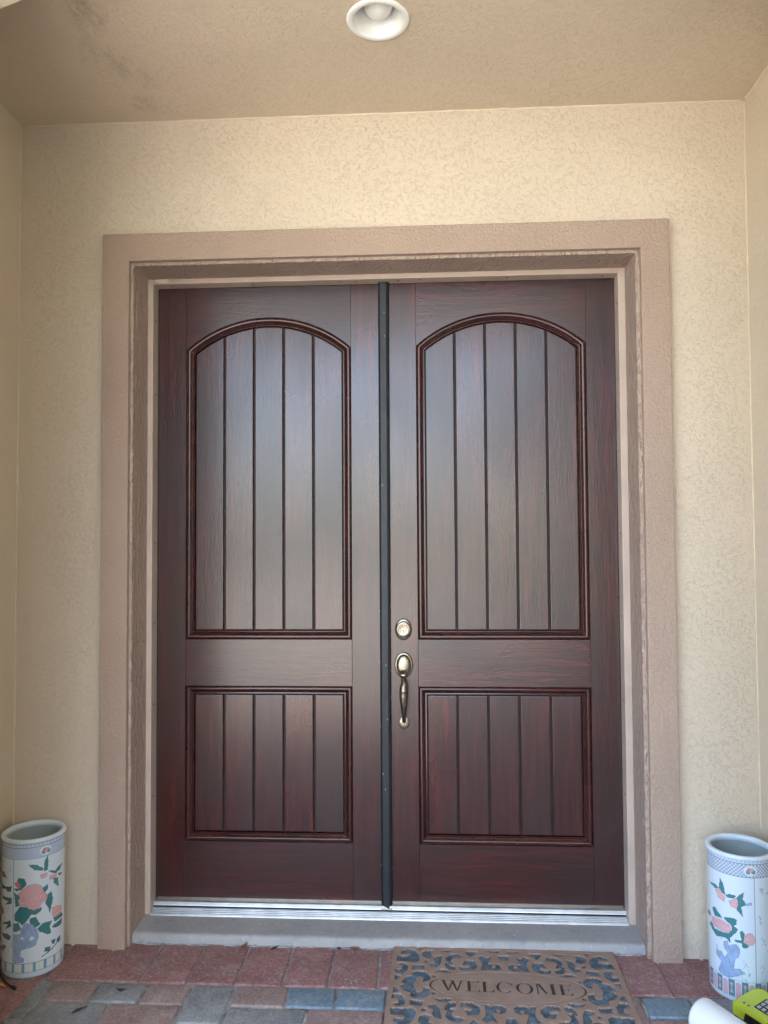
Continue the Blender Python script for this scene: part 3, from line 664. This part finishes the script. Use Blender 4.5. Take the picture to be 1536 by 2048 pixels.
# ------------------------------------------------------------------ porcelain umbrella stands
def inpoly(poly, A, Z):
    ins = np.zeros(A.shape, bool); n = len(poly)
    for i in range(n):
        x0, y0 = poly[i]; x1, y1 = poly[(i+1) % n]
        if y0 == y1: continue
        c = ((y0 > Z) != (y1 > Z)) & (A < (x1-x0)*(Z-y0)/(y1-y0)+x0)
        ins ^= c
    return ins
def edgedist(poly, A, Z, sx):
    d = np.full(A.shape, 9.)
    for i in range(len(poly)):
        x0, y0 = poly[i]; x1, y1 = poly[(i+1) % len(poly)]
        ax, bx = x0*sx, x1*sx; dx, dy = bx-ax, y1-y0; L = dx*dx+dy*dy+1e-12
        t = np.clip(((A*sx-ax)*dx+(Z-y0)*dy)/L, 0, 1)
        d = np.minimum(d, np.hypot(A*sx-ax-t*dx, Z-y0-t*dy))
    return d
PAL = dict(G=(.055, .225, .250), P=(.68, .37, .42), R=(.60, .20, .24), B=(.20, .34, .62), W=(.67, .78, .88), L=(.06, .12, .20), V=(.36, .15, .24), D=(.06, .13, .18))
def umbrella_stand(name, C, art, side, label):
    root = empty(name, (C[0], C[1], ZG), label, 'umbrella stand', 'porcelain umbrella stands')
    NA, NZ = 560, 380
    f = Vector((CAM.x-C[0], CAM.y-C[1])).normalized(); r = Vector((-f.y, f.x))
    zs = np.concatenate([[0, .003], np.linspace(.006, .452, NZ-4), [.4555, .457]])
    rad = np.interp(zs, [0, .003, .008, .02, .44, .448, .457], [.0985, .1005, .1022, .1032, .1036, .1044, .1046])
    al = np.linspace(-math.pi, math.pi, NA, endpoint=False)
    A, Z = np.meshgrid(al, zs)
    vx = (f.x*np.cos(A)+r.x*np.sin(A))*rad[:, None]; vy = (f.y*np.cos(A)+r.y*np.sin(A))*rad[:, None]
    V = np.stack([vx, vy, Z], -1).reshape(-1, 3)
    nz = len(zs); I = np.arange(nz*NA).reshape(nz, NA)
    F = np.stack([I[:-1], np.roll(I, -1, 1)[:-1], np.roll(I, -1, 1)[1:], I[1:]], -1).reshape(-1, 4)
    me = bpy.data.meshes.new('body'); me.from_pydata(V.tolist(), [], F.tolist())
    # painted decoration, evaluated on the glaze
    col = np.empty(A.shape+(3,)); col[:] = PAL['W']
    s = .1036
    rg = np.random.default_rng(5); blot = rg.random((40, 60))
    def paint_(mask, c, k=1.): col[mask] = col[mask]*(1-k)+np.array(c)*k
    # thin bands
    tb, tt = (.4044, .4428) if side == 'L' else (.4036, .4470)
    lat = (tt > Z) & (Z > tb)
    u = A*s
    if side == 'L':
        paint_(lat, (.30, .42, .66), .75)
        w1 = (np.abs(np.sin((u+Z)*420)) > .80) & (np.sin((u-Z)*230) > 0); w2 = (np.abs(np.sin((u-Z)*420)) > .80) & (np.sin((u-Z)*230) <= 0)
        paint_(lat & (w1 | w2), (.62, .70, .80), .8)
    else:
        paint_(lat, (.55, .65, .78), .4)
        w = (np.abs(np.sin((u+Z)*270)) > .90) | (np.abs(np.sin((u-Z)*270)) > .90)
        paint_(lat & w, (.10, .16, .32), .7)
    fret = (Z > tt+.002) & (Z < .456)
    paint_(fret, (.50, .62, .78), .45)
    key = ((np.floor(u/.0062) % 2 == 0) & (np.abs(Z-(tt+.007)) < .0035)) | (np.abs(np.sin(u*520)) > .96)
    paint_(fret & key, (.22, .34, .58), .55)
    for zz in (tb, tt, tt+.0125): paint_(np.abs(Z-zz) < .0011, (.08, .13, .26), .75)
    meds = [(.372, .4250), (-1.536, .4250), (2.2, .4250)] if side == 'L' else [(.303, .4250), (-1.456, .4250), (2.1, .4250)]
    for ma, mz in meds:
        d2 = ((A-ma)/.215)**2+((Z-mz)/.0175)**2
        paint_(d2 < 1, PAL['W']); paint_((d2 < 1) & (d2 > .86), (.25, .35, .55), .5)
        for da, dz, rr, cc in ((-.07, -.004, .007, 'G'), (.09, -.003, .007, 'G'), (.0, .002, .0075, 'P'), (.06, .004, .0055, 'P'), (-.05, .005, .005, 'R')):
            paint_(np.hypot((A-ma-da)*s, (Z-mz-dz)) < rr, PAL[cc], .85)
    # vertical panel borders
    va = -.672 if side == 'L' else .405
    for q in (va, va+2.2, va-2.2, va-1.1 if side == 'L' else va+1.1):
        paint_((np.abs(A-q)*s < .0011) & (Z > .055) & (Z < tb), (.10, .16, .32), .75)
    # foot band of alternating panels
    if side == 'L':
        bb = (Z > .0221) & (Z < .0514); ph = ((A+.70)/.345) % 1.
        paint_(bb, (.62, .72, .70), .6); paint_(bb & (ph < .27), (.10, .30, .45), .85); paint_(bb & (np.abs(ph-.63) < .03) & (np.sin(Z*1800) > 0), (.3, .35, .5), .6)
        for zz in (.0221, .0514, .0180): paint_(np.abs(Z-zz) < .001, (.10, .20, .42), .7)
        paint_(Z < .017, (.45, .58, .78), .35)
    else:
        per = .392; ph = ((A+.985)/per) % 1.
        bb = (Z > .0180) & (Z < .070)
        pk = bb & (ph < .40) & (Z < .066-.02*np.abs(ph-.2)); gr = bb & (ph > .47) & (ph < .95)
        paint_(pk, (.66, .36, .40), .85); paint_(gr, (.05, .22, .27), .9)
        hg = np.abs((ph-.71)/.13); zc = np.abs((Z-.044)/.016); paint_(gr & (hg < .15+.85*zc) & (zc < 1.) & (hg < 1), (.66, .45, .50), .85)
        paint_((np.abs(Z-.0165) < .001) | (np.abs(Z-.0715) < .0008), (.10, .18, .36), .6)
    # scattered grass and twig marks
    if side == 'R':
        for (ga, gz, n) in ((.66, .358, 16), (.64, .269, 8), (.69, .201, 10), (.63, .113, 9), (.10, .125, 6), (.24, .098, 6), (.06, .085, 6), (-.85, .15, 6), (-.62, .19, 5), (.9, .34, 14), (.9, .16, 12)):
            for _ in range(n):
                a0 = ga+rg.uniform(-.08, .08); z0 = gz+rg.uniform(-.012, .012); sl = rg.uniform(-1.2, 1.2); L = rg.uniform(.004, .010)
                m_ = (np.abs((A-a0)*s-sl*(Z-z0)) < .0009) & (np.abs(Z-z0) < L/2); paint_(m_, (.16, .20, .40), .6)
    else:
        for _ in range(34):
            a0 = rg.uniform(-1.5, -.72); z0 = rg.uniform(.07, .39); rr = rg.uniform(.004, .009)
            d = np.hypot((A-a0)*s, Z-z0); paint_((np.abs(d-rr) < .0008) & (np.sin(np.arctan2(Z-z0, A-a0)*1+a0*9) > -.5), (.18, .28, .36), .6)
    for k, poly in art:
        pa = np.array(poly); lo, hi = pa.min(0), pa.max(0)
        sel = (A > lo[0]-.02) & (A < hi[0]+.02) & (Z > lo[1]-.003) & (Z < hi[1]+.003)
        if not sel.any(): continue
        # slightly wavy outline
        a_ = A[sel]+.006*np.sin(Z[sel]*420); z_ = Z[sel]+.0006*np.sin(A[sel]*42)
        ins = inpoly(poly, a_, z_); d = edgedist(poly, a_, z_, s)
        c = np.tile(np.array(PAL[k]), (ins.sum(), 1)); ai, zi = a_[ins], z_[ins]; di = d[ins]
        if k == 'P':
            q = .5+.5*np.sin(np.hypot((ai-pa[:, 0].mean())*s, zi-pa[:, 1].mean())*900+3*np.sin(ai*40)); c *= (.82+.34*q)[:, None]
            c = c*.8+.2*np.array((.75, .62, .62))
        elif k == 'G': c *= (.75+.5*(.5+.5*np.sin(ai*s*900+zi*500)))[:, None]
        elif k == 'B': c = c*(.8+.35*(.5+.5*np.sin(zi*130+3*np.sin(ai*14)+ai*20)))[:, None]*.65+.35*np.array((.50, .60, .78))
        if k not in 'WL': c[di < .0011] *= .55
        tmp = col[sel]; tmp[ins] = c; col[sel] = tmp
    at = me.color_attributes.new('Col', 'FLOAT_COLOR', 'POINT')
    buf = np.ones((col.shape[0]*col.shape[1], 4), np.float32); buf[:, :3] = np.clip(col.reshape(-1, 3), 0, 1); at.data.foreach_set('color', buf.ravel())
    me.materials.append(M['porcelain_paint']); me.shade_smooth()
    o = bpy.data.objects.new('body', me); COL.objects.link(o); o.parent = root
    c3 = (C[0], C[1], ZG)
    MB().lathe([(.1040, .4555), (.1068, .4580), (.1082, .4620), (.1076, .4660), (.1050, .4690), (.1005, .4700), (.0950, .4690), (.0905, .4660), (.0885, .4620), (.0890, .4560), (.0905, .4520)], c3, 96).build('rim', M['porcelain'], root, smooth=True)
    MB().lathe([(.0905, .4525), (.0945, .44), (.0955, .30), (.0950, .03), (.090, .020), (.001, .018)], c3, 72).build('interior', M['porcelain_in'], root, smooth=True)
    return root
umbrella_stand('umbrella_stand', (-1.245, -.334), ART_L, 'L', 'white porcelain umbrella stand with a large pink peony and blue top band')
umbrella_stand('umbrella_stand', (1.209, -.371), ART_R, 'R', 'white porcelain umbrella stand with two small pink birds beside the lime charger')

# ------------------------------------------------------------------ doormat
mat = empty('doormat', (.425, -.424, ZG), 'brown rubber doormat with cut-out scrolls reading WELCOME', 'doormat')
mat.rotation_euler = (0, 0, R_(-1.5))
HU, HV = .396, .248; NU, NV = 560, 352
us = np.linspace(-HU, HU, NU); vs = np.linspace(-HV, HV, NV); UU, VV = np.meshgrid(us, vs)
au, av = -np.abs(UU), np.abs(VV)
hole = np.zeros(UU.shape)
for h in MAT_HOLES:
    pa = np.array(h); lo, hi = pa.min(0)-.01, pa.max(0)+.01
    sel = (au > lo[0]) & (au < hi[0]) & (av > lo[1]) & (av < hi[1])
    if not sel.any(): continue
    a_ = au[sel]; z_ = av[sel]
    ins = inpoly(h, a_, z_); d = edgedist(h, a_, z_, 1.)
    sd_ = np.where(ins, d, -d)
    val = np.clip(.5+(sd_+.0026)/.0026, 0, 1); hole[sel] = np.maximum(hole[sel], val)
low = np.zeros(UU.shape)
e = np.hypot(UU/.256, VV/.0885); low = np.maximum(low, np.clip(1.4-np.abs(e-1)/.013, 0, 1))
hole[(e < 1.03)] = 0
def Q(x0, x1, y0, y1): return [(x0, y0), (x1, y0), (x1, y1), (x0, y1)]
LET = {
 'W': [[(.03, 1), (.19, 1), (.40, 0), (.31, 0)], [(.31, 0), (.38, 0), (.545, .80), (.505, .95)], [(.42, 1), (.57, 1), (.77, 0), (.68, 0)], [(.68, 0), (.75, 0), (.95, 1), (.88, 1)], Q(0, .26, .93, 1), Q(.36, .63, .93, 1), Q(.80, 1, .93, 1)],
 'E': [Q(.13, .36, 0, 1), Q(0, .93, 0, .085), Q(0, .90, .915, 1), Q(.3, .70, .46, .54), [(.80, .08), (.97, 0), (.99, .28)], [(.78, .92), (.92, 1), (.94, .74)], [(.64, .5), (.72, .34), (.72, .66)]],
 'L': [Q(.13, .36, 0, 1), Q(0, .93, 0, .085), Q(0, .52, .93, 1), [(.78, .08), (.97, 0), (1, .32)]],
 'M': [Q(.09, .155, 0, 1), Q(.76, .91, 0, 1), [(.09, 1), (.27, 1), (.56, .16), (.48, .02)], [(.48, .02), (.53, .16), (.80, 1), (.76, .9)], Q(0, .26, 0, .065), Q(0, .2, .93, 1), Q(.67, 1, 0, .065), Q(.78, 1, .93, 1)],
}
BOX = [('W', -.2183, -.1495), ('E', -.1356, -.0935), ('L', -.0835, -.0466), ('C', -.0334, .0143), ('O', .0317, .0811), ('M', .0947, .1560), ('E', .1718, .2103)]
VB, VT = -.0315, .0335
for ch, x0, x1 in BOX:
    cm_ = (x0+x1)/2; hw_ = (x1-x0)/2*1.15; x0, x1 = cm_-hw_, cm_+hw_
    tx = (UU-x0)/(x1-x0); ty = (VV-VB)/(VT-VB); s_ = np.zeros(UU.shape, bool)
    if ch in LET:
        for poly in LET[ch]: s_ |= inpoly(poly, tx, ty)
    else:
        o_ = np.hypot((tx-.5)/.5, (ty-.5)/.52) < 1; i_ = np.hypot((tx-.5)/.33, (ty-.5)/.44) < 1
        s_ = o_ & ~i_
        if ch == 'C': s_ &= ~((tx > .62) & (np.abs(ty-.5) < .26+.1*(tx-.6))); s_ |= inpoly([(.86, .66), (.96, .66), (.96, 1), (.90, .92)], tx, ty)
    low = np.maximum(low, s_*1.)
top = .0100; rr_ = np.random.default_rng(2)
H = top-.0040*low-.0092*hole+rr_.normal(0, .00012, UU.shape)
edge = np.minimum(HU-np.abs(UU), HV-np.abs(VV)); H = np.where(edge < 1e-6, .0008, H)
Vv = np.stack([UU, VV, H], -1).reshape(-1, 3); I = np.arange(NU*NV).reshape(NV, NU)
F = np.stack([I[:-1, :-1], I[:-1, 1:], I[1:, 1:], I[1:, :-1]], -1).reshape(-1, 4)
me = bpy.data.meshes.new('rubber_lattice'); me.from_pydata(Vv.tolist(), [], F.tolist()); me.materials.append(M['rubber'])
at = me.color_attributes.new('Col', 'FLOAT_COLOR', 'POINT'); bf = np.ones((NU*NV, 4), np.float32); bf[:, :3] = (1-.85*np.clip(low, 0, 1)-.8*(hole > .35)).clip(.05, 1).reshape(-1, 1); at.data.foreach_set('color', bf.ravel())  # letters, oval line and cut-outs darkened, groove shade painted in
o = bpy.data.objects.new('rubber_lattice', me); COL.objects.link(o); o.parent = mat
bk = bpy.data.meshes.new('fibre_backing'); hu, hv = HU-.006, HV-.006
bk.from_pydata([(-hu,-hv,.0040),(hu,-hv,.0040),(hu,hv,.0040),(-hu,hv,.0040),(-hu,-hv,.0002),(hu,-hv,.0002),(hu,hv,.0002),(-hu,hv,.0002)], [], [(0,1,2,3),(4,7,6,5),(0,4,5,1),(1,5,6,2),(2,6,7,3),(3,7,4,0)])
bk.materials.append(M['fibre']); o = bpy.data.objects.new('fibre_backing', bk); COL.objects.link(o); o.parent = mat

# ------------------------------------------------------------------ white roll and tool charger at the lower right
a_ = R_(-62); ax = Vector((math.cos(a_), math.sin(a_), 0)); nn = Vector((-ax.y, ax.x, 0)); zz = Vector((0, 0, 1))
c0 = Vector((.985, -.625, ZG+.0555)); RR = .0555
roll = empty('plastic_roll', (c0.x, c0.y, ZG), 'glossy white roll of plastic lying on the pavers below the charger', 'roll')
def rollring(t, r): return [c0+ax*t+(nn*math.cos(2*math.pi*i/56)+zz*math.sin(2*math.pi*i/56))*r for i in range(56)]
MB().rings([rollring(t, r) for t, r in ((.003, .019), (.0, .030), (.001, .050), (.004, .0543), (.012, .0555), (.10, .0552), (.2, .0555), (.290, .0555), (.297, .054), (.300, .049), (.301, .030), (.298, .019))], True).build('film', M['film'], roll, auto=.9)
MB().rings([rollring(t, r) for t, r in ((.004, .0188), (.0035, .0165), (.2975, .0165), (.297, .0188))], True).build('core', M['dryleaf'], roll, smooth=True)

P0 = Vector((1.110, -.528, ZG)); e1 = ax; e2 = Vector((-ax.y, ax.x, 0))
ch = empty('battery_charger', tuple(P0+e1*.09+e2*.055), 'lime yellow battery charger with a black label in front of the right umbrella stand', 'charger')
def plan(inset, L=.185, Wd=.118, r=(.030, .012, .012, .016), n=7):
    """rounded rectangle in the charger's own axes; first corner is the one nearest the vase"""
    cs = [((0, Wd), r[0]), ((0, 0), r[3]), ((L, 0), r[2]), ((L, Wd), r[1])]; pts = []
    cent = [((r[0], Wd-r[0]), r[0], 90), ((r[3], r[3]), r[3], 180), ((L-r[2], r[2]), r[2], 270), ((L-r[1], Wd-r[1]), r[1], 0)]
    for (cx, cy), q, a0 in cent:
        for i in range(n):
            a = R_(a0+90*i/(n-1)); rr = max(q-inset, .001); pts.append((cx+rr*math.cos(a), cy+rr*math.sin(a)))
    return pts
def chz(u, v): return .049+.020*min(1, max(0, v/.118))**1.3-.05*max(0, .03-u)**1.0
def lvl(inset, z=None, dz=0): return [P0+e1*u+e2*v+zz*(z if z is not None else chz(u, v)+dz) for u, v in plan(inset)]
MB().rings([lvl(.004, .0), lvl(.003, .0125)], True, True, False).build('base', M['black'], ch, auto=.6)
MB().rings([lvl(.0, .0122), lvl(-.0005, .030), lvl(.0005, None, -.008), lvl(.003, None, -.003), lvl(.008, None, -.0006), lvl(.012, None, 0)], True, False, True).build('housing', M['lime'], ch, auto=.7)
def slab(u0, u1, v0, v1, h, name, mat, par, up_=.0004):
    b = MB(); q = [(u0, v0), (u1, v0), (u1, v1), (u0, v1)]
    lo = [P0+e1*u+e2*v+zz*(chz(u, v)-.003) for u, v in q]; hi = [P0+e1*u+e2*v+zz*(chz(u, v)+h) for u, v in q]
    b.rings([lo, hi], True, False, True); return b.build(name, mat, par)
lab = slab(.062, .165, .030, .085, .0010, 'label', M['black'], ch)
for i, u in enumerate((.067, .083, .102, .118, .138)):
    for v, k in ((.035, 0), (.053, 1), (.070, 2)):
        if (i+k) % 4 == 3: continue
        slab(u, u+.011, v, v+.0045, .0014, 'print_block', M['print'], lab); slab(u, u+.011, v+.0060, v+.0115, .0014, 'print_block', M['print'], lab)
for u in (.030, .047): slab(u, u+.005, .020, .0245, .0008, 'indicator_lamp', M['black'], ch)
vt = MB(); q = [(.052, .0006), (.150, .0006)]
for u0, u1, za_, zb_, dep in ((.050, .150, .014, .038, .0016),):
    pts_ = [P0+e1*u+e2*(-dep)+zz*z for u, z in ((u0, za_), (u1, za_), (u1, zb_), (u0+.006, zb_))]; pts2 = [p+e2*.006 for p in pts_]
    vt.rings([pts2, pts_], True, False, True)
vt.build('vent_panel', M['black'], ch)
for k in range(9):
    u = .060+k*.010; pts_ = [P0+e1*(u+d_)+e2*(-.0026)+zz*z for d_, z in ((0, .017), (.004, .017), (.004, .035), (0, .035))]
    MB().rings([[p+e2*.0015 for p in pts_], pts_], True, False, True).build('vent_rib', M['black'], ch)

# ------------------------------------------------------------------ cord, wooden stick and litter
cord = MB().tube([(-1.372, -.30, ZG+.004), (-1.362, -.345, ZG+.004), (-1.335, -.395, ZG+.004), (-1.300, -.437, ZG+.004), (-1.262, -.470, ZG+.004), (-1.240, -.486, ZG+.005), (-1.236, -.488, ZG+.006), (-1.228, -.493, ZG+.006), (-1.219, -.499, ZG+.005)], [.0028]*6+[.0048, .0052, .0042], 10).build('cord', M['black'], smooth=True)
tag(cord, 'thin black cord curling out from behind the left umbrella stand', 'cord')
st_ = MB().tube([(-1.345, -.455, ZG+.0055), (-1.275, -.482, ZG+.0055), (-1.268, -.4848, ZG+.005), (-1.262, -.487, ZG+.0035)], [.0055, .0055, .0035, .0012], 6).build('wooden_stick', M['pencil']); tag(st_, 'short orange wooden stick by the black cord end', 'stick')
def leaf_(name, x, y, L, Wd, rot, curl, mat, label):
    b = MB(); rows_ = []
    for i in range(9):
        t = i/8; w_ = Wd*math.sin(math.pi*min(1, max(0.02, t*.96+.02)))**.8
        row = []
        for k in range(5):
            s_ = (k-2)/2
            u = (t-.5)*L; v = s_*w_/2; h = curl*((2*t-1)**2)*L+abs(s_)*w_*.28+.0025+.001*math.sin(9*t+k)
            row.append((x+u*math.cos(rot)-v*math.sin(rot), y+u*math.sin(rot)+v*math.cos(rot), ZG+h))
        rows_.append(row)
    b.rings(rows_, False); n0 = len(b.v); b.rings([[(p[0], p[1], p[2]-.0006) for p in r_] for r_ in rows_], False)
    o = b.build(name, mat, smooth=True, fix=False); tag(o, label, 'leaf', 'dry leaves on the paving'); return o
leaf_('dry_leaf', -.516, -.196, .034, .017, 1.1, .35, M['dryleaf'], 'curled tan leaf against the left part of the step')
leaf_('dry_leaf', -.402, -.203, .045, .012, .9, .05, M['darkleaf'], 'slim dark leaf pointing at the step')
leaf_('dry_leaf', -.108, -.194, .036, .016, .1, .2, M['dryleaf'], 'reddish brown leaf by the step left of the doormat')
leaf_('dry_leaf', -.861, -.490, .034, .015, .0, .30, M['darkleaf'], 'small black curled leaf on the grey paver near the left stand')
leaf_('dry_leaf', -.955, -.600, .055, .012, .8, .02, M['darkleaf'], 'flat grey leaf on the large grey paver at the lower left')
leaf_('dry_leaf', -.165, -.196, .020, .012, -.3, .15, M['darkleaf'], 'small brown leaf fragment in the joint below the step')

# ------------------------------------------------------------------ trees added out of view for the varnish reflections and light
def tree(x, y, h, rx, seed, label):
    rg = random.Random(seed); root = empty('tree', (x, y, -.14), label, 'tree', 'added reflection trees')
    pts = [(x+rg.uniform(-.1, .1)*i, y+rg.uniform(-.1, .1)*i, -.2+h*.62*i/5) for i in range(6)]
    MB().tube(pts, [.22, .18, .16, .13, .10, .06], 9).build('trunk', M['bark'], root, smooth=True)
    b = MB(); cl = []
    for _ in range(26):
        a = rg.uniform(0, 6.28); q = rg.random()**.6; cl.append((x+rx*q*math.cos(a), y+rx*q*math.sin(a), h*(.42+.5*rg.random())*(1-.15*q), rx*rg.uniform(.25, .42)))
    for _ in range(2600):
        cx, cy, cz, cr = rg.choice(cl); d = Vector((rg.gauss(0, 1), rg.gauss(0, 1), rg.gauss(0, .8))).normalized()*cr*rg.random()**.4
        c = Vector((cx, cy, cz))+d; u = Vector((rg.gauss(0, 1), rg.gauss(0, 1), rg.gauss(0, 1))).normalized(); v = u.orthogonal().normalized(); s = rg.uniform(.10, .22)
        b.quad(c-u*s, c+v*s*.5, c+u*s, c-v*s*.5)
    b.build('crown', M['leaf'], root, fix=False)
tree(4.5, -17, 6.5, 2.6, 1, 'broad green tree right of the walk, added for the door reflections')
tree(9.5, -15, 7.5, 3.2, 2, 'tall green tree on the right, added for the door reflections')
tree(-13, -21, 7.0, 3.0, 4, 'green tree on the far left, added for the door reflections')
